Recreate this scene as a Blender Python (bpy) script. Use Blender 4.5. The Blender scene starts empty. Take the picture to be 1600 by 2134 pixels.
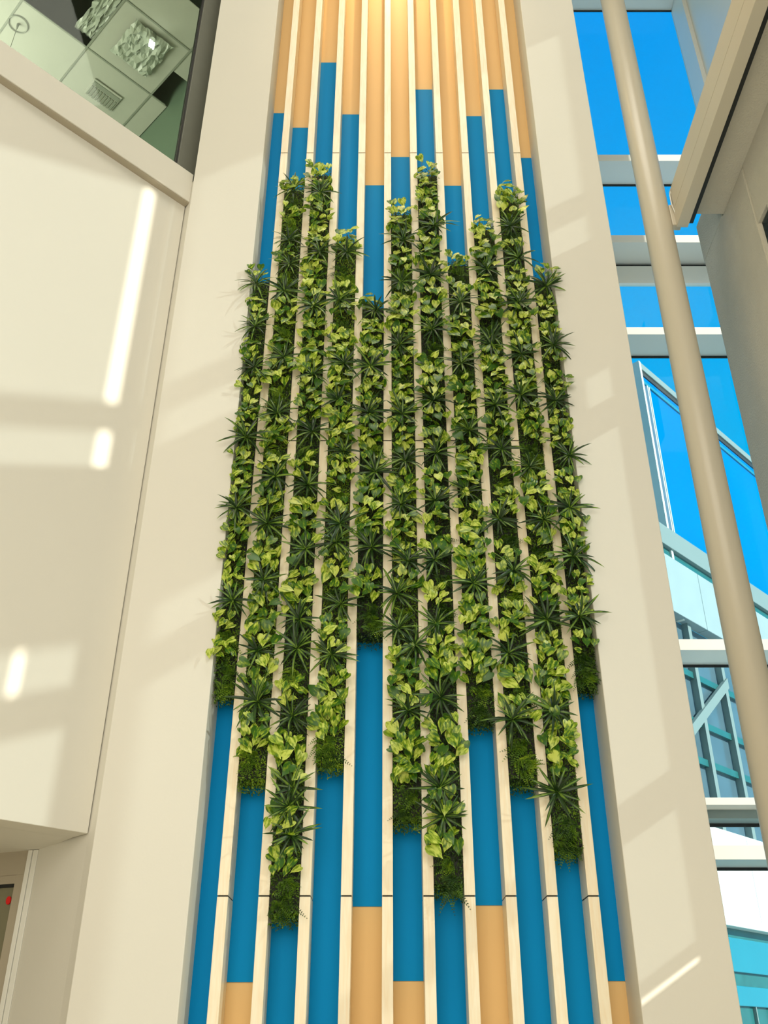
import bpy, math, random
import numpy as np
from mathutils import Vector, Matrix
SC = bpy.context.scene
COL = SC.collection
R = math.radians

# ------------------------------------------------------------------ camera
cam_d = bpy.data.cameras.new('camera')
cam_d.sensor_fit = 'VERTICAL'; cam_d.sensor_height = 36.0
cam_d.lens = 1950.0/2134.0*36.0
cam_d.shift_x = -8.0/2134.0
cam_d.clip_end = 500
cam = bpy.data.objects.new('camera', cam_d); COL.objects.link(cam)
cam.location = (0, 0, 1.6); cam.rotation_euler = (R(90+30.15), 0, 0)
SC.camera = cam

# ------------------------------------------------------------------ world, sun, lamps, exposure
SC.view_settings.view_transform = 'Standard'; SC.view_settings.look = 'None'
SC.view_settings.gamma = 1.0; SC.view_settings.use_curve_mapping = False
SC.view_settings.exposure = 0.15
W = bpy.data.worlds.new('sky'); SC.world = W; W.use_nodes = True
nt = W.node_tree; nt.nodes.clear()
wo = nt.nodes.new('ShaderNodeOutputWorld'); bg = nt.nodes.new('ShaderNodeBackground')
tc = nt.nodes.new('ShaderNodeTexCoord'); sx = nt.nodes.new('ShaderNodeSeparateXYZ'); cr = nt.nodes.new('ShaderNodeValToRGB')
nt.links.new(tc.outputs['Generated'], sx.inputs[0]); nt.links.new(sx.outputs[2], cr.inputs[0])
nt.links.new(cr.outputs[0], bg.inputs[0]); nt.links.new(bg.outputs[0], wo.inputs[0])
E_ = cr.color_ramp.elements
E_[0].position = 0.0; E_[0].color = (0.55, 0.85, 1.0, 1)
E_[1].position = 0.9; E_[1].color = (0.0, 0.36, 1.0, 1)
e = E_.new(0.35); e.color = (0.0, 0.60, 1.0, 1)
bg.inputs[1].default_value = 0.86

SUN_DIR = Vector((-1.0, 0.55, -0.62)).normalized()
sun_d = bpy.data.lights.new('sun', 'SUN'); sun_d.energy = 6.5; sun_d.angle = R(0.8); sun_d.color = (1.0, 0.93, 0.78)
sun = bpy.data.objects.new('sun', sun_d); COL.objects.link(sun)
sun.rotation_euler = SUN_DIR.to_track_quat('-Z', 'Y').to_euler(); sun.location = (20, -10, 20)

def area(name, loc, target, sx_, sy_, power, color):
    l = bpy.data.lights.new(name, 'AREA'); l.shape = 'RECTANGLE'; l.size = sx_; l.size_y = sy_; l.energy = power; l.color = color
    o = bpy.data.objects.new(name, l); COL.objects.link(o); o.location = loc
    o.rotation_euler = (Vector(target)-Vector(loc)).to_track_quat('-Z', 'Y').to_euler()
    return o
WARM = (1.0, 0.945, 0.82)
area('overhead_fill', (0.3, 1.0, 22.5), (0.3, 1.2, 0), 7, 7, 730, WARM)          # added warm fill light high under the ceiling, no skylight is built
area('rear_fill', (-1.0, -6.4, 5.2), (-0.6, 5, 4.6), 11, 9, 960, WARM) # added fill light from behind the viewer, no window is built
def spot(name, loc, target, power, angle, color, size=0.06):
    l = bpy.data.lights.new(name, 'SPOT'); l.energy = power; l.spot_size = R(angle); l.spot_blend = 0.9; l.color = color; l.shadow_soft_size = size
    o = bpy.data.objects.new(name, l); COL.objects.link(o); o.location = loc
    o.rotation_euler = (Vector(target)-Vector(loc)).to_track_quat('-Z', 'Y').to_euler()
spot('niche_downlight', (0.15, 7.5, 19.6), (0.15, 9.0, 15.2), 420, 62, (1.0, 0.72, 0.36))

# ------------------------------------------------------------------ materials
def new_mat(name):
    m = bpy.data.materials.new(name); m.use_nodes = True
    n = m.node_tree; b = n.nodes['Principled BSDF']
    return m, n, b
def L(n, a, b): n.links.new(a, b)
def mat(name, col, rough=0.6, metal=0.0, spec=0.5, noise=0.0, scale=3.0, bump=0.0, bscale=60.0, stretch=None):
    m, n, b = new_mat(name)
    b.inputs['Base Color'].default_value = (*col, 1); b.inputs['Roughness'].default_value = rough
    b.inputs['Metallic'].default_value = metal; b.inputs['Specular IOR Level'].default_value = spec
    t = n.nodes.new('ShaderNodeTexCoord')
    mp = n.nodes.new('ShaderNodeMapping'); L(n, t.outputs['Object'], mp.inputs[0])
    if stretch: mp.inputs['Scale'].default_value = stretch
    if noise:
        nz = n.nodes.new('ShaderNodeTexNoise'); nz.inputs['Scale'].default_value = scale; nz.inputs['Detail'].default_value = 4
        L(n, mp.outputs[0], nz.inputs[0])
        mx = n.nodes.new('ShaderNodeMix'); mx.data_type = 'RGBA'
        mx.inputs[6].default_value = (*[max(0, c*(1-noise)) for c in col], 1); mx.inputs[7].default_value = (*[min(1, c*(1+noise)) for c in col], 1)
        L(n, nz.outputs[0], mx.inputs[0]); L(n, mx.outputs[2], b.inputs['Base Color'])
    if bump:
        n2 = n.nodes.new('ShaderNodeTexNoise'); n2.inputs['Scale'].default_value = bscale; n2.inputs['Detail'].default_value = 3
        L(n, mp.outputs[0], n2.inputs[0])
        bp = n.nodes.new('ShaderNodeBump'); bp.inputs['Strength'].default_value = bump; bp.inputs['Distance'].default_value = 0.01
        L(n, n2.outputs[0], bp.inputs['Height']); L(n, bp.outputs[0], b.inputs['Normal'])
    return m
def glass(name, tint, refl=0.06, rough=0.02):
    m = bpy.data.materials.new(name); m.use_nodes = True; n = m.node_tree; n.nodes.clear()
    o = n.nodes.new('ShaderNodeOutputMaterial'); mx = n.nodes.new('ShaderNodeMixShader')
    tr = n.nodes.new('ShaderNodeBsdfTransparent'); gl = n.nodes.new('ShaderNodeBsdfGlossy')
    mx.inputs[0].default_value = refl
    tr.inputs[0].default_value = (*tint, 1); gl.inputs['Roughness'].default_value = rough
    gl.inputs[0].default_value = (0.9, 0.95, 0.93, 1)
    L(n, tr.outputs[0], mx.inputs[1]); L(n, gl.outputs[0], mx.inputs[2]); L(n, mx.outputs[0], o.inputs[0])
    return m
M = {}
M['plaster'] = mat('cream_plaster', (0.785, 0.765, 0.69), 0.75, noise=0.02, scale=0.8, bump=0.05, bscale=40)
M['stucco'] = mat('grey_stucco', (0.62, 0.59, 0.50), 0.7, noise=0.06, scale=5, bump=0.9, bscale=45)
M['white'] = mat('white_powder_coat', (0.80, 0.80, 0.74), 0.4, noise=0.02, scale=2)
M['column'] = mat('cream_column_paint', (0.62, 0.57, 0.46), 0.32, noise=0.02, scale=1)
M['tan'] = mat('tan_paint', (0.83, 0.55, 0.24), 0.5, spec=0.2, noise=0.02, scale=2, stretch=(1, 1, .3))
M['blue'] = mat('blue_paint', (0.0, 0.275, 0.66), 0.55, spec=0.08, noise=0.03, scale=1.5, stretch=(1, 1, .3))
M['gasket'] = mat('black_gasket', (0.01, 0.012, 0.012), 0.5)
M['floor'] = mat('pale_terrazzo', (0.72, 0.64, 0.50), 0.5, noise=0.08, scale=30)
M['dark_metal'] = mat('dark_grey_metal', (0.16, 0.165, 0.14), 0.45, metal=0.2, noise=0.08, scale=6)
M['tile'] = mat('ceiling_tile', (0.46, 0.48, 0.42), 0.8, noise=0.03, scale=4)
M['tbar'] = mat('ceiling_grid', (0.26, 0.29, 0.24), 0.5)
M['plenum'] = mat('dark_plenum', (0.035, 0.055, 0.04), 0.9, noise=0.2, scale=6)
M['film'] = mat('plastic_film', (0.45, 0.50, 0.43), 0.25, noise=0.2, scale=10)
M['green_wall'] = mat('green_room_wall', (0.13, 0.20, 0.14), 0.6, noise=0.1, scale=2)
M['tray'] = mat('black_planter_tray', (0.012, 0.014, 0.008), 0.7)
M['stem'] = mat('plant_stem', (0.16, 0.15, 0.03), 0.6)
M['concrete'] = mat('pale_precast', (0.34, 0.42, 0.44), 0.8, noise=0.10, scale=2.2)
M['greybar'] = mat('grey_cladding', (0.24, 0.30, 0.29), 0.5, noise=0.04, scale=3)
M['cyan'] = mat('cyan_spandrel', (0.02, 0.26, 0.36), 0.3, noise=0.06, scale=3)
M['teal_dark'] = mat('dark_teal_glazing', (0.03, 0.16, 0.16), 0.2, noise=0.3, scale=6)
M['sky_glass'] = mat('sky_reflection_glass', (0.0, 0.20, 0.55), 0.12, spec=0.6, noise=0.12, scale=0.5)  # the reflected sky is put into the blue base colour
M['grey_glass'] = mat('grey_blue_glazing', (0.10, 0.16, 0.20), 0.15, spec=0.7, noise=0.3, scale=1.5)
M['lining'] = mat('room_lining', (0.6, 0.55, 0.44), 0.8)
M['red'] = mat('red_sticker', (0.7, 0.01, 0.01), 0.4)
M['paving'] = mat('outside_paving', (0.55, 0.53, 0.48), 0.9, noise=0.1, scale=0.6)
M['door_glass'] = mat('door_glazing', (0.20, 0.19, 0.12), 0.12, noise=0.1, scale=2)
M['taupe'] = mat('taupe_door_paint', (0.42, 0.37, 0.28), 0.5)
M['clear'] = glass('curtain_wall_glass', (0.86, 0.96, 0.98), 0.025)
M['tinted'] = glass('tinted_side_glass', (0.34, 0.37, 0.385), 0.04)
M['greenglass'] = glass('green_tinted_glass', (0.82, 0.86, 0.80), 0.015)

def wood():
    m, n, b = new_mat('maple_wood')
    t = n.nodes.new('ShaderNodeTexCoord'); oi = n.nodes.new('ShaderNodeObjectInfo')
    ad = n.nodes.new('ShaderNodeVectorMath'); ad.operation = 'ADD'
    sc = n.nodes.new('ShaderNodeVectorMath'); sc.operation = 'SCALE'; sc.inputs['Scale'].default_value = 37.0
    L(n, oi.outputs['Random'], sc.inputs[0]); L(n, t.outputs['Object'], ad.inputs[0]); L(n, sc.outputs[0], ad.inputs[1])
    mp = n.nodes.new('ShaderNodeMapping'); mp.inputs['Scale'].default_value = (9, 9, 0.8); L(n, ad.outputs[0], mp.inputs[0])
    nz = n.nodes.new('ShaderNodeTexNoise'); nz.inputs['Scale'].default_value = 3.0; nz.inputs['Detail'].default_value = 5; nz.inputs['Distortion'].default_value = 1.2
    L(n, mp.outputs[0], nz.inputs[0])
    cr = n.nodes.new('ShaderNodeValToRGB'); cr.color_ramp.elements[0].position = .3; cr.color_ramp.elements[1].position = .7
    cr.color_ramp.elements[0].color = (0.93, 0.78, 0.54, 1); cr.color_ramp.elements[1].color = (0.98, 0.90, 0.70, 1)
    L(n, nz.outputs[0], cr.inputs[0]); L(n, cr.outputs[0], b.inputs['Base Color']); b.inputs['Roughness'].default_value = 0.38
    return m
M['wood'] = wood()

def leaf_mat(name, dark, light, edge, scale, lo, hi, rough=0.36, use_u=0.0):
    m, n, b = new_mat(name)
    t = n.nodes.new('ShaderNodeTexCoord'); oi = n.nodes.new('ShaderNodeObjectInfo')
    sc = n.nodes.new('ShaderNodeVectorMath'); sc.operation = 'SCALE'; sc.inputs['Scale'].default_value = 53.0
    ad = n.nodes.new('ShaderNodeVectorMath'); ad.operation = 'ADD'
    L(n, oi.outputs['Random'], sc.inputs[0]); L(n, t.outputs['Object'], ad.inputs[0]); L(n, sc.outputs[0], ad.inputs[1])
    mp = n.nodes.new('ShaderNodeMapping'); mp.inputs['Scale'].default_value = scale; L(n, ad.outputs[0], mp.inputs[0])
    nz = n.nodes.new('ShaderNodeTexNoise'); nz.inputs['Scale'].default_value = 1.0; nz.inputs['Detail'].default_value = 3
    L(n, mp.outputs[0], nz.inputs[0])
    # per-leaf shift of the variegation threshold
    rs = n.nodes.new('ShaderNodeMath'); rs.operation = 'MULTIPLY_ADD'; rs.inputs[1].default_value = 0.34; rs.inputs[2].default_value = -0.17
    L(n, oi.outputs['Random'], rs.inputs[0])
    sm = n.nodes.new('ShaderNodeMath'); sm.operation = 'ADD'; L(n, nz.outputs[0], sm.inputs[0]); L(n, rs.outputs[0], sm.inputs[1])
    src = sm.outputs[0]
    if use_u:
        sp = n.nodes.new('ShaderNodeSeparateXYZ'); L(n, t.outputs['Object'], sp.inputs[0])
        ab = n.nodes.new('ShaderNodeMath'); ab.operation = 'ABSOLUTE'; L(n, sp.outputs[0], ab.inputs[0])
        ma = n.nodes.new('ShaderNodeMath'); ma.operation = 'MULTIPLY_ADD'; ma.inputs[1].default_value = use_u
        L(n, ab.outputs[0], ma.inputs[0]); L(n, src, ma.inputs[2]); src = ma.outputs[0]
    cr = n.nodes.new('ShaderNodeValToRGB'); e = cr.color_ramp.elements
    e[0].position = lo; e[0].color = (*dark, 1); e[1].position = hi; e[1].color = (*light, 1)
    e2 = e.new(min(1, hi+0.16)); e2.color = (*edge, 1)
    L(n, src, cr.inputs[0]); L(n, cr.outputs[0], b.inputs['Base Color'])
    b.inputs['Roughness'].default_value = rough; b.inputs['Specular IOR Level'].default_value = 0.5
    tl = n.nodes.new('ShaderNodeBsdfTranslucent'); L(n, cr.outputs[0], tl.inputs[0])
    mx = n.nodes.new('ShaderNodeMixShader'); mx.inputs[0].default_value = 0.22
    out = n.nodes['Material Output']; L(n, b.outputs[0], mx.inputs[1]); L(n, tl.outputs[0], mx.inputs[2]); L(n, mx.outputs[0], out.inputs[0])
    return m
M['pothos'] = leaf_mat('variegated_leaf', (0.040, 0.14, 0.008), (0.25, 0.38, 0.010), (0.66, 0.76, 0.14), (45, 14, 45), 0.38, 0.52, 0.34)
M['spike'] = leaf_mat('strap_leaf', (0.22, 0.36, 0.04), (0.028, 0.09, 0.010), (0.012, 0.04, 0.005), (10, 10, 10), 0.40, 0.62, 0.38, use_u=28.0)
M['fern'] = leaf_mat('fern_leaf', (0.02, 0.065, 0.003), (0.11, 0.23, 0.007), (0.30, 0.44, 0.02), (14, 14, 14), 0.35, 0.60, 0.5)

# ------------------------------------------------------------------ geometry helpers
def tag(o, label=None, cat=None, group=None, kind=None):
    if label: o['label'] = label
    if cat: o['category'] = cat
    if group: o['group'] = group
    if kind: o['kind'] = kind
    return o
def empty(name, loc, label=None, cat=None, group=None, kind=None):
    o = bpy.data.objects.new(name, None); o.empty_display_size = 0.2; COL.objects.link(o); o.location = loc
    return tag(o, label, cat, group, kind)
def link_mesh(name, me, parent=None, loc=None):
    o = bpy.data.objects.new(name, me); COL.objects.link(o)
    if parent: o.parent = parent
    if loc is not None: o.location = loc
    return o
class MB:
    """collects boxes, prisms and tubes in world coordinates; build() links them as one mesh object"""
    def __init__(s): s.v = []; s.f = []
    def hexa(s, p):        # 8 points: bottom four then top four
        i = len(s.v); s.v += [tuple(q) for q in p]
        s.f += [tuple(i+k for k in q) for q in ((3,2,1,0),(4,5,6,7),(0,1,5,4),(1,2,6,5),(2,3,7,6),(3,0,4,7))]
        return s
    def box(s, x0, x1, y0, y1, z0, z1, fn=None):
        fn = fn or (lambda a, b, c: (a, b, c))
        return s.hexa([fn(x0,y0,z0), fn(x1,y0,z0), fn(x1,y1,z0), fn(x0,y1,z0), fn(x0,y0,z1), fn(x1,y0,z1), fn(x1,y1,z1), fn(x0,y1,z1)])
    def prism(s, poly, z0, z1):
        i = len(s.v); n = len(poly)
        s.v += [(x, y, z0) for x, y in poly] + [(x, y, z1) for x, y in poly]
        s.f.append(tuple(i+k for k in range(n))[::-1]); s.f.append(tuple(i+n+k for k in range(n)))
        for k in range(n): s.f.append((i+k, i+(k+1) % n, i+n+(k+1) % n, i+n+k))
        return s
    def tube(s, pts, r, n=6, r1=None):
        pts = [Vector(p) for p in pts]; i = len(s.v); m = len(pts)
        for k, p in enumerate(pts):
            d = (pts[min(k+1, m-1)] - pts[max(k-1, 0)]).normalized()
            a = d.cross(Vector((0.1, 0.2, 1)) if abs(d.z) < .9 else Vector((1, 0, 0))).normalized(); b = d.cross(a)
            rr = r if r1 is None else r + (r1-r)*k/max(1, m-1)
            for j in range(n):
                t = 2*math.pi*j/n; s.v.append(tuple(p + (a*math.cos(t)+b*math.sin(t))*rr))
        for k in range(m-1):
            for j in range(n):
                s.f.append((i+k*n+j, i+k*n+(j+1) % n, i+(k+1)*n+(j+1) % n, i+(k+1)*n+j))
        s.f.append(tuple(i+j for j in range(n))[::-1]); s.f.append(tuple(i+(m-1)*n+j for j in range(n)))
        return s
    def mesh(s, name, m, off=(0, 0, 0), smooth=False):
        me = bpy.data.meshes.new(name)
        me.from_pydata([(v[0]-off[0], v[1]-off[1], v[2]-off[2]) for v in s.v], [], s.f)
        me.materials.append(m); me.update()
        if smooth:
            for p in me.polygons: p.use_smooth = len(p.vertices) < 6
        return me
    def build(s, name, m, parent=None, smooth=False, bevel=0, kind=None, label=None, cat=None, group=None, origin=None):
        # origin: world point of the object's own origin; a child's location is relative to its (unrotated, unscaled) parent
        pw = Vector((0, 0, 0))
        q = parent
        while q: pw += q.location; q = q.parent
        org = Vector(origin) if origin is not None else (pw if parent else Vector((0, 0, 0)))
        me = s.mesh(name, m, org, smooth)
        o = link_mesh(name, me, parent, org-pw)
        if bevel:
            b = o.modifiers.new('bevel', 'BEVEL'); b.width = bevel; b.segments = 2; b.limit_method = 'ANGLE'
        return tag(o, label, cat, group, kind)

# ------------------------------------------------------------------ the setting
YB = 9.08; YF = 8.77; YP = 8.60; YG = 12.04; YT = 11.50
NX0, NX1 = -1.70, 2.06           # niche
PLx, PRx = -2.60, 2.865          # outer edges of the piers
TOPZ = 23.0
A45 = R(44.5); cA, sA = math.cos(A45), math.sin(A45)
CX, CY = -2.735, 8.85            # arris where the 45 degree wall meets the pier
def LW(a, n, z): return (CX - a*sA + n*cA, CY - a*cA - n*sA, z)      # a along the slanting wall toward the viewer, n out of it into the atrium

MB().box(-12, 9, -8, 12.3, -0.25, 0.0).build('floor', M['floor'], kind='structure')
MB().box(-12, 9, -8, 12.3, TOPZ, TOPZ+.3).build('ceiling', M['lining'], kind='structure')
MB().box(-12, 9, -8, -7.7, 0, TOPZ).build('wall_rear', M['lining'], kind='structure')
wb = MB().box(NX0-.1, NX1+.1, YB, YB+.25, 0, 18.4).build('wall_back', M['tan'], kind='structure')
MB().box(NX0, NX1, YP, YB, 18.4, TOPZ).build('trim_1', M['plaster'], kind='structure')
MB().box(PLx, NX0, YP, YB+.4, 0, TOPZ).build('trim_2', M['plaster'], kind='structure', bevel=.008)
MB().box(NX1, PRx, YP, YB+.4, 0, TOPZ).build('trim_3', M['plaster'], kind='structure', bevel=.008)

# columns (bays) of the feature wall: x range of each bay between the battens
BW = 0.096; PITCH = 0.3605; B0 = -1.493
bat = [B0 + PITCH*k for k in range(10)]
bays = [(NX0, bat[0])] + [(bat[k]+BW, bat[k+1]) for k in range(9)] + [(bat[9]+BW, NX1)]
ORD = ['leftmost', 'second', 'third', 'fourth', 'fifth', 'middle', 'seventh', 'eighth', 'ninth', 'tenth', 'rightmost']
blue_top = [13.74, 13.41, 14.95, 13.71, 12.18, 12.77, 14.29, 12.17, 13.67, 14.29, 12.75]
blue_bot = [1.2, 2.15, 1.3, 1.2, 2.76, 2.16, 1.2, 2.77, 1.2, 1.3, 2.16]
for i, (x0, x1) in enumerate(bays):
    a = x0 if i == 0 else x0-BW/2+.002; b = x1 if i == 10 else x1+BW/2-.002
    if i == 0: a += .0
    MB().box(a, b, YB-.010, YB, blue_bot[i], blue_top[i]).build('blue_panel', M['blue'], wb)
    MB().box(a, b, YB-.007, YB, blue_top[i]+.006, 18.39).build('tan_panel', M['tan'], wb)
    MB().box(a, b, YB-.007, YB, 0.0, blue_bot[i]-.006).build('tan_panel', M['tan'], wb)

# slanting wall on the left with its window above
wl = MB().box(0, 9.0, -.3, 0, 3.35, 11.5, LW).build('wall_left', M['plaster'], kind='structure', bevel=.006)
MB().prism([(-9.05, 2.6), (-9.35, 2.6), (-9.35, -8), (-9.05, -8)], 0, TOPZ).build('wall_side', M['lining'], kind='structure')
MB().box(0, 9.0, -.3, 0, 17.9, TOPZ, LW).build('wall_upper', M['plaster'], kind='structure')
# return wall between the pier and the slanting wall, running back into the alcove
MB().prism([(PLx, 8.70), (CX+.005, CY+.012), (-3.42, 9.60), (-3.30, 9.9), (PLx, 9.9)], 0, 11.9).build('wall_return', M['plaster'], kind='structure')
# soffit of the box above the alcove
MB().prism([LW(0, -.29, 0)[:2], LW(9, -.29, 0)[:2], (-9.4, 12.2), (-3.4, 12.2), (-3.40, 9.62)], 3.35, 3.6).build('trim_4', M['plaster'], kind='structure')
# door wall at the back of the alcove
dd = Vector((-1.0, .38, 0)).normalized(); dn = Vector((.38, 1.0, 0)).normalized()
DP = Vector((-3.415, 9.62, 0))
def DW(a, n, z): v = DP + dd*a - dn*n; return (v.x, v.y, z)           # a to the left along the door wall, n toward the viewer
MB().box(.135, 5, -.25, 0.0, 3.13, 3.35, DW).build('wall_door', M['taupe'], kind='structure')
dr = empty('door_1', DW(.15, 0, 0), kind='structure')
MB().box(0.0, .058, -.08, .03, 0, 3.345, DW).build('frame_post', M['white'], dr, bevel=.004)
MB().box(.066, .115, -.08, .035, 0, 3.345, DW).build('frame_post', M['white'], dr, bevel=.004)
MB().box(.115, .24, -.08, .0, 0, 3.13, DW).build('door_stile', M['taupe'], dr, bevel=.003)
MB().box(.24, 2.4, -.08, -.005, 3.05, 3.13, DW).build('door_rail', M['taupe'], dr, bevel=.003)
MB().box(.24, 2.4, -.045, -.012, 3.02, 3.05, DW).build('gasket', M['gasket'], dr)
MB().box(.24, 2.4, -.05, -.03, 0, 3.02, DW).build('pane', M['door_glass'], dr)
rd = MB(); c = Vector(DW(.285, -.022, 2.90))
pts = [c + dd*(.028*math.cos(t)) + Vector((0, 0, .038*math.sin(t))) for t in [k*math.pi/8 for k in range(16)]]
i0 = 0; rd.v = [tuple(p) for p in pts] + [tuple(p - dn*.012) for p in pts]
rd.f = [tuple(range(16)), tuple(range(31, 15, -1))] + [(k, (k+1) % 16, 16+(k+1) % 16, 16+k) for k in range(16)]
rd.build('round_sticker', M['red'], None, label='small red round sticker on the door glass at lower left', cat='sticker', origin=tuple(c))

# window above the slanting wall: sill ledge, frame, pane, and the room seen through it
w1 = empty('window_1', LW(0, 0, 11.5), kind='structure')
MB().box(-.0, 9.0, -.3, .10, 11.52, 12.05, LW).build('sill', M['plaster'], w1, bevel=.006)
MB().box(-.0, 9.0, -.28, .085, 11.50, 11.52, LW).build('shade_strip', M['taupe'], w1)  # solid taupe strip, paints in the shade line below the sill
MB().box(-.14, .20, -.14, -.02, 12.05, 17.9, LW).build('frame_post', M['dark_metal'], w1, bevel=.004)
MB().box(.20, .225, -.10, -.05, 12.05, 17.9, LW).build('gasket', M['gasket'], w1)
MB().box(.225, 9.0, -.085, -.07, 12.05, 17.9, LW).build('pane', M['greenglass'], w1)
MB().box(-.3, 9.2, -7.2, -7.0, 12.0, 19, LW).build('wall_room_end', M['green_wall'], kind='structure')
MB().box(-.75, -.55, -7.2, -.30, 12.0, 19, LW).build('wall_room_side', M['green_wall'], kind='structure')
MB().box(9.0, 9.2, -7.2, -.30, 12.0, 19, LW).build('wall_room_left', M['green_wall'], kind='structure')
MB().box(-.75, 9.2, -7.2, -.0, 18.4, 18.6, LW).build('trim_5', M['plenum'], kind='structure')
MB().box(-.75, 9.2, -7.2, -.3, 11.9, 12.0, LW).build('floor_upper', M['floor'], kind='structure')
cw = empty('ceiling_room', LW(0, -1, 16.2), kind='structure')
GA = [-.55, -.2, 1.05, 2.2, 3.42, 4.64, 5.86, 7.08, 8.9]; GN = [-.30, -1.02, -2.20, -3.22, -4.4, -5.6, -7.0]
for i in range(len(GA)-1):
    for j in range(len(GN)-1):
        if (i, j) in ((2, 1),): continue                                # the tile left out
        if (i, j) == (0, 1): n1 = -1.55
        else: n1 = GN[j+1]
        MB().box(GA[i]+.012, GA[i+1]-.012, n1+.012, GN[j]-.012, 16.205, 16.225, LW).build('ceiling_tile', M['tile'], cw, bevel=.003)
for a in GA[1:-1]: MB().box(a-.014, a+.014, -7.0, -.3, 16.19, 16.215, LW).build('grid_bar', M['tbar'], cw)
for n_ in GN[1:-1]: MB().box(-.5, 9.0, n_-.014, n_+.014, 16.192, 16.213, LW).build('grid_bar', M['tbar'], cw)
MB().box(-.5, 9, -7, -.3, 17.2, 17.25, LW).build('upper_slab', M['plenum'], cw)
vt = empty('ceiling_vent', LW(.38, -2.78, 16.19), 'slotted air vent in the tiled ceiling behind the upper left window', 'vent')
MB().box(.12, .66, -2.98, -2.60, 16.170, 16.19, LW).build('vent_frame', M['tile'], vt, bevel=.003)
for k in range(9): MB().box(.15+k*.056, .18+k*.056, -2.96, -2.74, 16.150, 16.172, LW).build('slat', M['tbar'], vt)
MB().box(.14, .64, -2.72, -2.64, 16.16, 16.172, LW).build('slot', M['tbar'], vt)
sp = empty('sprinkler_cover', LW(2.05, -2.63, 16.19), 'round sprinkler rose with drop wire on the tiled ceiling at far left', 'sprinkler')
ring = [Vector(LW(2.05 + .15*math.cos(t), -2.63 + .15*math.sin(t), 16.185)) for t in [k*math.pi/10 for k in range(21)]]
MB().tube(ring, .010, 5).build('ring', M['tbar'], sp, smooth=True)
MB().tube([LW(2.05, -2.63, 16.19), LW(2.05, -2.63, 16.06)], .022, 8, .012).build('nozzle', M['tbar'], sp, smooth=True)
MB().tube([LW(2.05, -2.63, 16.05), LW(2.08, -2.5, 15.4), LW(2.1, -2.4, 14.9)], .006, 5).build('wire', M['tbar'], sp)
# crumpled protective film hung under a light fitting
rnd = random.Random(5)
def crumple(name, a0, a1, n0, n1, z, label):
    NU, NV = 16, 12; v = []; f = []
    for i in range(NU+1):
        for j in range(NV+1):
            e = min(i, NU-i, j, NV-j) > 0
            v.append(LW(a0+(a1-a0)*i/NU + rnd.uniform(-.02, .02), n0+(n1-n0)*j/NV + rnd.uniform(-.02, .02), z - (rnd.uniform(.02, .12) if e else rnd.uniform(0, .03))))
    for i in range(NU):
        for j in range(NV):
            k = i*(NV+1)+j; f.append((k, k+1, k+NV+2, k+NV+1))
    b = MB(); b.v = v; b.f = f
    o = b.build(name, M['film'], label=label, cat='plastic film', origin=v[0])
    s = o.modifiers.new('thick', 'SOLIDIFY'); s.thickness = .003
    return o
crumple('plastic_film', .05, .75, -1.95, -1.15, 16.17, 'crumpled clear plastic film wrapped under a ceiling tile behind the upper left window')
crumple('plastic_film', 1.0, 1.35, -2.15, -1.1, 16.4, 'crumpled plastic film hanging in the dark opening of the missing ceiling tile')
area('room_fill', LW(4.0, -4.0, 13.2), LW(1.5, -3.0, 18), 3, 3, 300, (1.0, .98, .86))  # added fill light aimed up at the tiled ceiling
# glowing cluster that imitates spot reflections at the edge of the pane
dl = empty('spot_reflection', LW(.42, -1.2, 15.9), 'glowing cluster imitating spot reflections behind the upper left window beside its dark frame', 'reflection')
dm, dnn, db = new_mat('reflection_glow'); db.inputs['Emission Color'].default_value = (1, 1, .92, 1); db.inputs['Emission Strength'].default_value = 6; db.inputs['Base Color'].default_value = (1, 1, 1, 1)

# curtain wall at the right
w2 = empty('window_2', (PRx, YG, 0), kind='structure')
zs = [0.0, 3.58, 4.10, 6.19, 11.57, 12.99, 13.60, 15.66, 21.12, 22.9]
XJ = 6.12
def transom(z0, z1, gz=True):
    t = MB().box(PRx-.25, XJ, YT, YG+.03, z0, z1).build('transom', M['white'], w2, bevel=.004)
    if gz: MB().box(PRx-.25, XJ, YG-.012, YG+.012, z0-.035, z0).build('gasket', M['gasket'], w2)
transom(15.66, 15.83); transom(13.60, 13.775); transom(11.56, 11.71); transom(6.19, 6.343); transom(4.205, 4.293); transom(3.58, 3.744); transom(21.12, 21.6)
MB().box(PRx-.25, XJ, YG-.06, YG+.03, 13.13, 13.53).build('transom', M['white'], w2, bevel=.004)
MB().box(PRx-.25, XJ, YG-.05, YG+.02, 13.53, 13.565).build('gasket', M['gasket'], w2)
MB().box(PRx-.25, XJ, YT+.25, YG+.03, 4.10, 4.205).build('transom', M['greybar'], w2, bevel=.004)
MB().box(PRx-.25, XJ, YG-.012, YG+.012, 4.06, 4.10).build('gasket', M['gasket'], w2)
MB().box(XJ, XJ+.09, YT, YG+.03, 0, 22.9).build('mullion', M['white'], w2, bevel=.004)
MB().box(PRx-.75, PRx-.25, YT, YG+.03, 0, 22.9).build('mullion', M['white'], w2)
for z0, z1 in ((0, 3.545), (3.744, 4.06), (4.293, 6.155), (6.343, 11.525), (11.71, 13.13), (13.775, 15.625), (15.83, 21.085), (21.6, 22.9)):
    MB().box(PRx-.25, XJ, YG-.006, YG+.006, z0, z1).build('pane', M['clear'], w2)
MB().box(PLx-.8, PRx-.7, 11.9, 12.2, 0, TOPZ).build('wall_north', M['lining'], kind='structure')
MB().prism([(-3.3, 9.9), (-3.4, 9.9), (-3.6, 12.3), (-3.3, 12.3)], 3.4, 11.9).build('wall_alcove', M['lining'], kind='structure')
MB().prism([(-9.4, 2.4), (-9.7, 2.4), (-9.7, 12.4), (-9.4, 12.4)], 0, TOPZ).build('wall_west', M['lining'], kind='structure')
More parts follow.
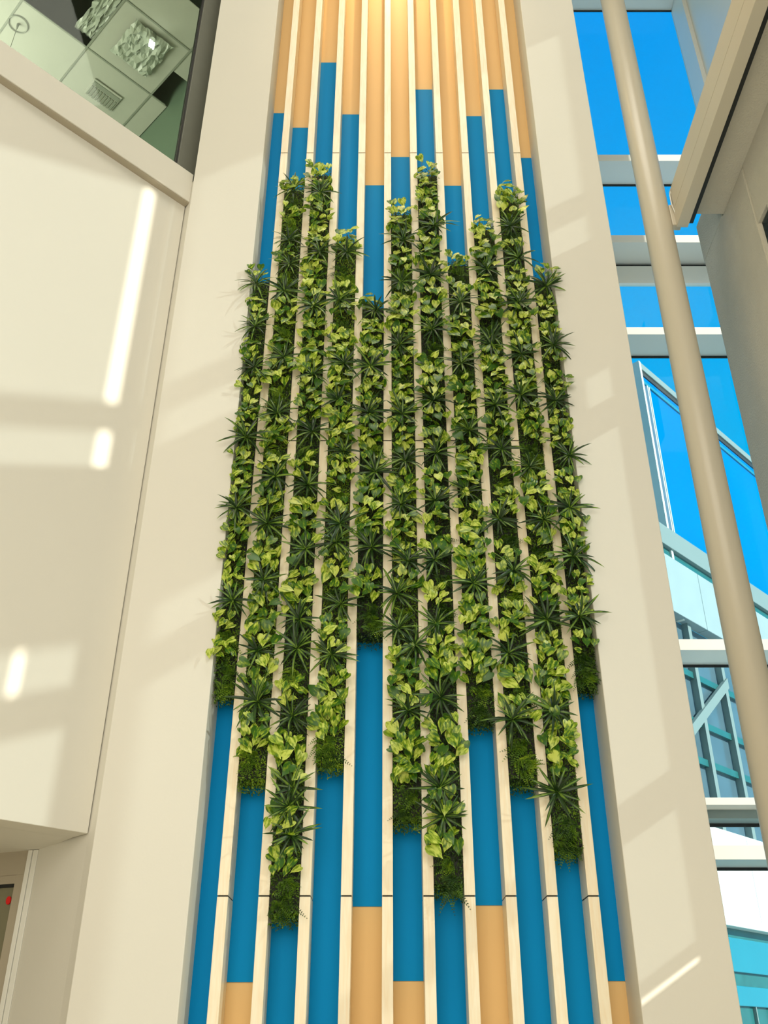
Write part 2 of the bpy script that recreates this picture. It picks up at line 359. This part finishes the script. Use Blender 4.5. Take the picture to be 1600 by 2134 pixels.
MB().box(-9.6, -3.3, 12.1, 12.3, 0, 12).build('wall_north_left', M['lining'], kind='structure')
# right-hand side: stucco wall, slab edge beam, upper floor side wall
MB().box(4.27, 6.33, 7.65, 9.25, 0, 10.9).build('wall_right', M['stucco'], kind='structure', bevel=.05)
MB().box(4.27, 6.33, 8.44, 9.25, 10.85, 11.55).build('trim_8', M['stucco'], kind='structure', bevel=.03)
MB().box(4.27, 4.5, 4.0, 7.65, 9.9, 10.9).box(4.27, 4.5, 6.6, 7.38, 9.0, 9.9).build('wall_right_spandrel', M['stucco'], kind='structure')
MB().box(6.21, 6.5, 10.0, YG+.03, 17.6, TOPZ).build('wall_upper_right', M['white'], kind='structure')
MB().box(6.3, 6.5, 10.0, 10.35, 14.0, 17.6).build('shade_post', M['white'], kind='structure')  # unseen post added to shade the left part of the upper transoms
MB().box(6.3, 6.5, 6.55, 10.0, 11.2, TOPZ).build('wall_side_right', M['white'], kind='structure')
MB().box(6.3, 6.5, 7.65, 10.0, 0, 11.2).build('wall_side_right_lower', M['lining'], kind='structure')
MB().box(3.85, 6.33, -7.7, 8.40, 10.87, 11.25).build('trim_6', M['stucco'], kind='structure')
bm = empty('edge_beam', (3.72, 8.42, 10.65), 'cream boxed slab edge beam running toward the viewer at upper right', 'beam')
MB().box(3.645, 3.79, -7.6, 8.42, 10.65, 10.93).build('fascia_board', M['column'], bm, bevel=.004)
MB().box(3.645, 3.79, -7.6, 8.42, 10.936, 11.28).build('fascia_board', M['column'], bm, bevel=.004)
MB().box(3.79, 3.85, -7.6, 8.38, 10.68, 11.25).build('shade_strip', M['gasket'], bm)  # solid black strip, paints in the shade between beam and slab
# round column
cl = empty('round_column', (3.457, 8.515, 0), 'tall round cream steel column in front of the right window', 'column')
MB().tube([(3.457, 8.515, 0), (3.457, 8.515, 11.2), (3.457, 8.515, 22.95)], .172, 48).build('shaft', M['column'], cl, smooth=True)
MB().box(3.60, 3.72, 8.40, 8.50, 10.68, 11.04).build('bracket', M['column'], cl, bevel=.01)
MB().tube([(3.66, 8.375, 11.30), (3.63, 8.37, 11.18), (3.625, 8.365, 11.0), (3.645, 8.37, 10.88), (3.665, 8.375, 10.76)], .008, 6).build('bracket_cable', M['white'], smooth=True, label='thin white cable looped over the joint of beam and round column', cat='cable', origin=(3.66, 8.375, 11.30))

# glazed side wall to the right of the viewer (out of frame): its panes tint the sun, open slots let it through clear
w3 = empty('window_3', (4.0, 0, 0), kind='structure')
def side(x, rails, posts, panes, y_end, ztop, zbot):
    for z0, z1 in rails: MB().box(x, x+.04, -7.7, y_end, z0, z1).build('rail', M['white'], w3)
    for y0, y1 in posts: MB().box(x+.001, x+.05, y0, y1, zbot, ztop).build('post', M['white'], w3)
    for y0, y1, z0, z1 in panes: MB().box(x+.01, x+.02, y0, y1, z0, z1).build('pane', M['tinted'], w3)
# lower storey
side(4.3, [(8.80, 9.2), (4.60, 4.93), (0.0, 3.34), (3.40, 3.50), (10.3, 10.9)], [(4.53, 4.92), (1.3, 1.5), (-2.2, -2.0), (-5.2, -5.0)],
     [(-7.7, 7.65, 3.50, 4.60), (-7.7, 7.65, 4.93, 8.80), (-7.7, 3.87, 9.2, 10.3), (3.96, 7.65, 9.2, 10.3)], 7.65, 10.3, 0)
# upper storey
side(6.3, [(13.39, 13.79), (17.25, 22.9), (11.2, 12.88)], [(3.36, 3.70), (-.7, -.5), (-3.7, -3.5)],
     [(-7.7, 3.22, 12.88, 13.39), (3.70, 6.55, 12.88, 13.39), (-7.7, 3.22, 13.79, 17.25), (3.70, 6.55, 13.79, 17.25)], 6.55, 17.25, 11.2)

# ------------------------------------------------------------------ outside
MB().box(-80, 80, 12.4, 160, -.6, -.3).build('outside_ground', M['paving'], kind='structure')
MB().box(6.6, 80, -80, 12.4, -.6, -.3).build('outside_ground', M['paving'], kind='structure')
PX, PY = 5.426, 16.0
def OF(a, n, z): return (PX + a*sA + n*cA, PY + a*cA - n*sA, z)
ob = empty('office_wing', OF(0, 0, 0), 'glazed office wing with slanting parapets seen through the right window', 'building')
def ofb(name, m, a0, a1, n0, n1, z0, z1, bev=0): return MB().box(a0, a1, n0, n1, z0, z1, OF).build(name, M[m], ob, bevel=bev)
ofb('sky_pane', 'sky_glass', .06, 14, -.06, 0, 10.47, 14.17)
ofb('roof_cap', 'greybar', .0, 14, -.1, .05, 14.50, 14.68, .01)
ofb('cap_rail', 'gasket', .0, 14, -.1, .02, 14.38, 14.50)
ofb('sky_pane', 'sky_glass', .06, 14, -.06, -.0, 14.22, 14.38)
ofb('cyan_rail', 'cyan', .03, 14, -.05, .03, 14.14, 14.22)
ofb('corner_post', 'white', -.02, .06, -.1, .06, 8.57, 14.68, .01)
for a in (.17, .24): ofb('mullion', 'white', a, a+.035, -.02, .06, 10.47, 14.1)
ofb('parapet', 'greybar', -1.5, 14, -.06, .10, 10.02, 10.47, .01)
ofb('parapet_lower_rail', 'teal_dark', -1.5, 14, -.06, .02, 9.77, 10.02)  # dark teal band running below the parapet
for k in range(6): ofb('precast_panel', 'concrete', -1.6+k*2.4, .79+k*2.4, -.10, .12, 8.58, 9.77, .01)
ofb('grey_pane', 'grey_glass', -1.6, 14, -.2, -.1, 4.83, 8.58)
ofb('pipe', 'greybar', -.62, -.45, -.0, .12, 4.83, 9.6, .02)
for k in range(5): ofb('window_bar', 'greybar', .2+k*1.1, .32+k*1.1, -.1, .02, 4.83, 8.58)
for z in (7.5, 6.6, 5.9): ofb('window_bar', 'teal_dark', -1.6, 14, -.1, -.03, z, z+.12)
br = MB(); br.hexa([OF(-.5, -.02, 6.2), OF(-.5, .06, 6.2), OF(1.4, .06, 7.6), OF(1.4, -.02, 7.6), OF(-.5, -.02, 6.4), OF(-.5, .06, 6.4), OF(1.4, .06, 7.8), OF(1.4, -.02, 7.8)]); br.build('brace', M['greybar'], ob)
for k in range(6): ofb('precast_panel', 'white', -1.6+k*2.4, .79+k*2.4, -.10, .12, 3.43, 4.81, .01)
ofb('string_course', 'white', -1.6, 14, -.1, .18, 3.32, 3.43, .01)
ofb('window_strip', 'teal_dark', -1.6, 14, -.1, .0, 3.18, 3.32)
ofb('cyan_band', 'cyan', -1.6, 14, -.1, .05, 2.70, 3.18, .01)
ofb('window_strip', 'teal_dark', -1.6, 14, -.1, .0, 2.51, 2.70)
ofb('cyan_band', 'cyan', -1.6, 14, -.1, .05, 2.24, 2.51, .01)
ofb('window_strip', 'teal_dark', -1.6, 14, -.1, .0, -.3, 2.24)
for k in range(8): ofb('mullion', 'greybar', -.9+k*.55, -.87+k*.55, .0, .05, -.3, 2.24)

# ------------------------------------------------------------------ glowing blocks imitating spot reflections in the left window
gb = MB()
for i in range(3):
    for j in range(4):
        c = LW(.36+.035*i, -1.2, 15.86+.045*j)
        MB.box(gb, c[0]-.012, c[0]+.012, c[1]-.012, c[1]+.012, c[2]-.014, c[2]+.014)
M['reflection'] = dm
gb.build('glow_cluster', dm, dl)
MB().tube([LW(.40, -1.2, 16.05), LW(.40, -1.2, 16.2)], .05, 12).build('cluster_stub', M['tbar'], dl, smooth=True)

# ------------------------------------------------------------------ battens
joints = [0.0, 2.808, 7.632, 12.49, 17.35]
bord = ['leftmost', 'second', 'third', 'fourth', 'fifth', 'sixth', 'seventh', 'eighth', 'ninth', 'rightmost']
for k, x in enumerate(bat):
    b = empty('wooden_batten', (x+BW/2, YF, 0), '%s of the ten pale maple battens%s' % (bord[k], '' if k in (0, 9) else ' counted from the left'), 'batten', 'upright maple battens on the feature wall')
    for j in range(4):
        MB().box(x, x+BW, YF, YB-.012, joints[j]+.006, joints[j+1]-.006).build('batten_segment', M['wood'], b, bevel=.003, origin=(x+BW/2, YF, joints[j]))
    MB().box(x+.006, x+BW-.006, YF+.006, YB-.012, 0, 17.3).build('core', M['tray'], b)

# ------------------------------------------------------------------ plant meshes
RR = random.Random(11)
def pothos_leaf(seed):
    r = random.Random(seed); ln = .122*r.uniform(.9, 1.1); wd = .050*r.uniform(.9, 1.12)
    rows = [(-.10, .62, .0), (0.0, .86, .0), (.16, 1.0, 0), (.38, .96, 0), (.60, .70, 0), (.80, .36, 0), (.93, .12, 0)]
    v = []; f = []; curl = r.uniform(.10, .45); fold = r.uniform(.18, .5); tw = r.uniform(-.15, .15)
    def P(u, t):
        z = -curl*ln*t*t + abs(u)*wd*fold*(1-.4*t) - (u*u)*wd*.25
        return (u*wd*(1+tw*u), t*ln, z)
    mids = []
    for k, (t, w, _) in enumerate(rows):
        tm = max(t, 0.02) if k else .06
        v += [P(-w, t), P(-w*.5, t + (.03 if k else .04)), P(0, tm if k == 0 else t+.02), P(w*.5, t + (.03 if k else .04)), P(w, t)]
    for k in range(len(rows)-1):
        for j in range(4):
            a = k*5+j; f.append((a, a+1, a+6, a+5))
    v.append(P(0, 1.06)); n = len(v)-1; a = (len(rows)-1)*5
    for j in range(4): f.append((a+j, a+j+1, n))
    me = bpy.data.meshes.new('leaf'); me.from_pydata(v, [], f); me.materials.append(M['pothos'])
    for p in me.polygons: p.use_smooth = True
    return me
POT = [pothos_leaf(s) for s in range(5)]
def strap_leaf(seed):
    r = random.Random(seed); ln = r.uniform(.19, .26); wd = .0145; v = []; f = []; sag = r.uniform(.15, .6)
    for k, (t, w) in enumerate(((0, .55), (.2, .9), (.45, 1.0), (.7, .8), (.88, .45))):
        z = -sag*ln*t*t
        v += [(-w*wd, t*ln, z+.006*w), (0, t*ln, z), (w*wd, t*ln, z+.006*w)]
    for k in range(4):
        for j in range(2): a = k*3+j; f.append((a, a+1, a+4, a+3))
    v.append((0, ln, -sag*ln)); n = len(v)-1; f += [(12, 13, n), (13, 14, n)]
    me = bpy.data.meshes.new('strap'); me.from_pydata(v, [], f); me.materials.append(M['spike'])
    for p in me.polygons: p.use_smooth = True
    return me
STR = [strap_leaf(s) for s in range(5)]
def orient(dirv, normal):
    """matrix whose Y points along dirv and whose Z leans to normal"""
    y = Vector(dirv).normalized(); z = Vector(normal); z = (z - y*z.dot(y)).normalized(); x = y.cross(z)
    return Matrix((x, y, z)).transposed()
def fern_mesh(seed, nfr=15):
    r = random.Random(seed); v = []; f = []
    for k in range(nfr):
        ln = r.uniform(.10, .17); th = r.uniform(0, 2*math.pi); out = r.uniform(.35, 1.2)
        d = Vector((math.cos(th)*out, -1.0*r.uniform(.4, 1), math.sin(th)*out - .25)).normalized()
        side_ = d.cross(Vector((r.uniform(-.4, .4), -1, r.uniform(-.4, .4)))).normalized()
        p0 = Vector((r.uniform(-.05, .05), 0, r.uniform(-.05, .05))); n = 11
        for q in range(1, n+1):
            t = q/n; c = p0 + d*(ln*t) + Vector((0, 0, -.07*t*t)); w = .028*math.sin(math.pi*min(1, .15+.85*t))*(1.1-.6*t)+.004
            for s in (-1, 1):
                tip = c + side_*s*w + d*.008; i = len(v); up = Vector((r.uniform(-.3, .3), -.5, r.uniform(-.2, .6)))*.004
                m1 = c + side_*s*w*.5 + d*.010 + up; m2 = c + side_*s*w*.5 - d*.006 + up
                v += [tuple(c), tuple(m2), tuple(tip), tuple(m1)]; f.append((i, i+1, i+2, i+3))
    me = bpy.data.meshes.new('fern'); me.from_pydata(v, [], f); me.materials.append(M['fern'])
    return me
FERN = [fern_mesh(s) for s in range(20, 25)]

YC = 8.78     # plane the plants are rooted in
def proto_pothos(seed):
    r = random.Random(seed); leaves = []; st = MB()
    N = 9
    for k in range(N):
        px = -.14 + .28*((k*.618+r.random()*.25) % 1); pz = .10 - .20*(k+.5)/N + r.uniform(-.03, .03); py = -r.uniform(.06, .21)
        ang = r.uniform(-1.2, 1.2) + (math.pi if r.random() > .22 else 0)       # most tips hang down
        d = Vector((math.sin(ang)*1.0, -r.uniform(.0, .55), math.cos(ang)))
        nrm = Vector((r.uniform(-.5, .5), -1.0, r.uniform(.0, .9)))
        m = orient(d, nrm).to_4x4(); m.translation = Vector((px, py, pz)) - d.normalized()*.05
        leaves.append((r.randrange(5), m, r.uniform(.72, 1.1)))
        b = m.translation; st.tube([(px*.3, .02, pz*.3), ((px*.3+b.x)/2, (b.y+.02)/2-.01, (pz*.3+b.z)/2+.02), tuple(b)], .0022, 3)
    return leaves, st.mesh('stems', M['stem'])
PP = [proto_pothos(s) for s in range(40, 50)]
def proto_spiky(seed):
    r = random.Random(seed); out = []
    N = 18
    for k in range(N):
        th = 2.39996*k + r.uniform(-.2, .2); tilt = R(14 + 66*math.sqrt((k+.5)/N))
        d = Vector((math.sin(tilt)*math.cos(th), -math.cos(tilt), math.sin(tilt)*math.sin(th) + .10))
        nrm = Vector((-math.cos(th)*.6, -.4, 1.0 - .3*math.sin(th)))
        nrm = (Vector((0, -1, .35)) - d*.2)
        m = orient(d, nrm).to_4x4(); m.translation = Vector((0, -.03, 0)) + d*.012
        out.append((r.randrange(5), m, r.uniform(.85, 1.12)))
    return out
SP = [proto_spiky(s) for s in range(60, 66)]

SPIKY = [
    [(-1.62, 9.81), (-1.55, 8.5), (-1.57, 7.52), (-1.6, 6.61), (-1.56, 5.54)],
    [(-1.26, 11.56), (-1.28, 10.64), (-1.24, 10.22), (-1.28, 9.77), (-1.23, 8.73), (-1.26, 7.9), (-1.23, 7.06), (-1.27, 6.47), (-1.28, 5.04), (-1.24, 4.52)],
    [(-0.9, 11.53), (-0.87, 10.43), (-0.91, 9.52), (-0.88, 8.46), (-0.85, 7.65), (-0.87, 6.95), (-0.88, 5.37), (-0.89, 5.06), (-0.86, 3.71), (-0.9, 3.54), (-0.86, 3.29)],
    [(-0.51, 10.43), (-0.52, 8.63), (-0.49, 7.39), (-0.51, 6.47), (-0.54, 6.24), (-0.47, 5.54), (-0.55, 5.0)],
    [(-0.14, 9.46), (-0.2, 8.59), (-0.22, 7.91), (-0.14, 7.12), (-0.17, 6.18)],
    [(0.2, 10.64), (0.17, 9.92), (0.16, 7.9), (0.15, 6.71), (0.21, 6.02), (0.06, 5.65), (0.1, 5.27), (0.27, 5.09), (0.19, 4.43)],
    [(0.6, 10.9), (0.53, 9.16), (0.52, 8.08), (0.54, 7.37), (0.48, 6.04), (0.49, 5.32), (0.47, 3.71), (0.5, 3.46)],
    [(0.89, 9.58), (0.86, 8.63), (0.91, 7.67), (0.84, 6.86), (0.87, 5.77)],
    [(1.25, 10.14), (1.22, 9.04), (1.24, 8.89), (1.22, 8.03), (1.27, 7.42), (1.18, 6.53), (1.29, 5.91), (1.18, 5.01), (1.16, 4.34)],
    [(1.58, 10.9), (1.65, 10.33), (1.6, 9.58), (1.5, 8.17), (1.55, 7.18), (1.65, 6.52), (1.59, 5.37), (1.56, 4.43), (1.51, 3.67)],
    [(1.94, 9.77), (1.9, 8.03), (1.99, 7.28), (1.87, 6.04), (1.83, 5.37)],
]
zt = [10.14, 11.82, 12.11, 10.82, 9.7, 11.35, 12.11, 10.43, 11.08, 11.7, 10.14]
zb = [4.6, 3.75, 2.6, 3.92, 5.22, 3.4, 2.83, 4.33, 3.75, 3.15, 4.67]
NUM = ['first', 'second', 'third', 'fourth', 'fifth', 'sixth', 'seventh', 'eighth', 'ninth', 'tenth', 'eleventh', 'twelfth', 'thirteenth', 'fourteenth', 'fifteenth', 'sixteenth']
def place_words(cnt, kind, above, col):
    k = cnt.get((kind, above), 0); cnt[(kind, above)] = k+1
    if above == 0: return '%s %s from the top above the spiky plants, %s' % (NUM[k], kind, col.replace(' planted', '').replace(' from the left', ''))
    return '%s %s below the %s spiky plant in %s' % (NUM[k], kind, NUM[above-1], col.replace(' planted', ''))
def put(name, loc, parts, rot, s, label, cat, group):
    o = empty(name, loc, label, cat, group); o.rotation_euler = (0, rot, 0); o.scale = (s, s, s)
    for nm, me, m, sc in parts:
        c = bpy.data.objects.new(nm, me); COL.objects.link(c); c.parent = o
        c.matrix_local = m @ Matrix.Diagonal((sc, sc, sc, 1)) if m is not None else Matrix()
    return o
for i, (x0, x1) in enumerate(bays):
    col = '%s planted column' % ORD[i] + ('' if i in (0, 5, 10) else ' from the left')
    xc = (x0+x1)/2; w = x1-x0; ztop, zbot = zt[i]-.06, zb[i]+.08
    # tray with its undergrowth
    pl = empty('planter_tray', (xc, 8.9, zbot), 'black tray and fine fern undergrowth behind the %s' % col.replace('planted column', 'column of plants'), 'planter', 'planter trays of the green wall')
    tb = MB().box(x0+.002, x1-.002, 8.80, YB-.012, zbot, ztop); tb.build('tray', M['tray'], pl, bevel=.004)
    g = np.random.default_rng(100+i); H = ztop-zbot; n = int(H*w*6000)
    c = np.stack([g.uniform(x0+.004, x1-.004, n), 8.79 - g.beta(1.0, 1.6, n)*.10, g.uniform(zbot-.03, ztop+.02, n)], 1)
    low = g.random(n) < .04; c[low, 2] = zbot - g.beta(1, 2.2, low.sum())*.14; c[low, 1] = 8.99 - g.random(low.sum())*.25
    d1 = g.normal(size=(n, 3)); d1[:, 2] -= .6; d1 /= np.linalg.norm(d1, axis=1)[:, None]
    nn = g.normal(size=(n, 3)); nn[:, 1] -= 1.5; d2 = np.cross(d1, nn); d2 /= np.linalg.norm(d2, axis=1)[:, None]
    ll = g.uniform(.010, .019, n)[:, None]; ww = ll*.36
    V = np.stack([c-d1*ll, c+d2*ww, c+d1*ll, c-d2*ww], 1).reshape(-1, 3) - np.array([xc, 8.9, zbot])
    me = bpy.data.meshes.new('undergrowth'); me.from_pydata(V.tolist(), [], [(4*k, 4*k+1, 4*k+2, 4*k+3) for k in range(n)]); me.materials.append(M['fern'])
    ug = link_mesh('undergrowth', me, pl); tag(ug, kind='stuff')
    # spiky plants at their places
    r = random.Random(300+i)
    sp_list = list(SPIKY[i])
    zz = sorted([s[1] for s in sp_list] + [ztop, zbot+.5], reverse=True)
    for a, b in zip(zz, zz[1:]):
        if a-b > 1.15: sp_list.append((xc + r.uniform(-.05, .05), (a+b)/2 + r.uniform(-.1, .1)))
    sp_list.sort(key=lambda s: -s[1])
    ex = .08 if i in (0, 10) else 0
    for k, (sx_, sz_) in enumerate(sp_list):
        sx_ = min(max(sx_, x0+.05), x1-.05)
        lv = [('leaf', STR[q], m, s) for q, m, s in r.choice(SP)]
        put('spiky_plant', (sx_, YC-.12-ex, sz_), lv, r.uniform(-3, 3), r.uniform(.85, 1.1), '%s dark spiky plant from the top in the %s' % (NUM[k], col), 'plant', 'spiky plants of the green wall')
    # the rest in slots down the column
    z = ztop-.04; cnt = {}; first = True
    while z > zbot-.02:
        above = sum(1 for s in sp_list if s[1] > z)
        near = min([abs(z-s[1]) for s in sp_list]+[9])
        if near > .11:
            if z < zbot+.27 or (r.random() < .17 and not first):
                sc = r.uniform(.85, 1.15)
                o = link_mesh('fern', r.choice(FERN), None, (xc+r.uniform(-.04, .04), YC-.03, z)); o.rotation_euler = (0, r.uniform(-.6, .6), 0); o.scale = (sc*1.15, sc, sc)
                tag(o, place_words(cnt, 'feathery fern', above, col), 'fern', 'ferns of the green wall')
            else:
                lv, sm = r.choice(PP)
                parts = [('leaf', POT[q], m, s) for q, m, s in lv] + [('stems', sm, None, 1)]
                wx = 1 if 0 < i < 10 else .8
                o = put('pothos_plant', (xc+r.uniform(-.035, .035), YC-.03-ex, z), parts, r.uniform(-.5, .5), r.uniform(.88, 1.12)*wx, place_words(cnt, 'yellow-green pothos', above, col), 'plant', 'pothos vines of the green wall')
            first = False
        z -= .172*r.uniform(.85, 1.15)
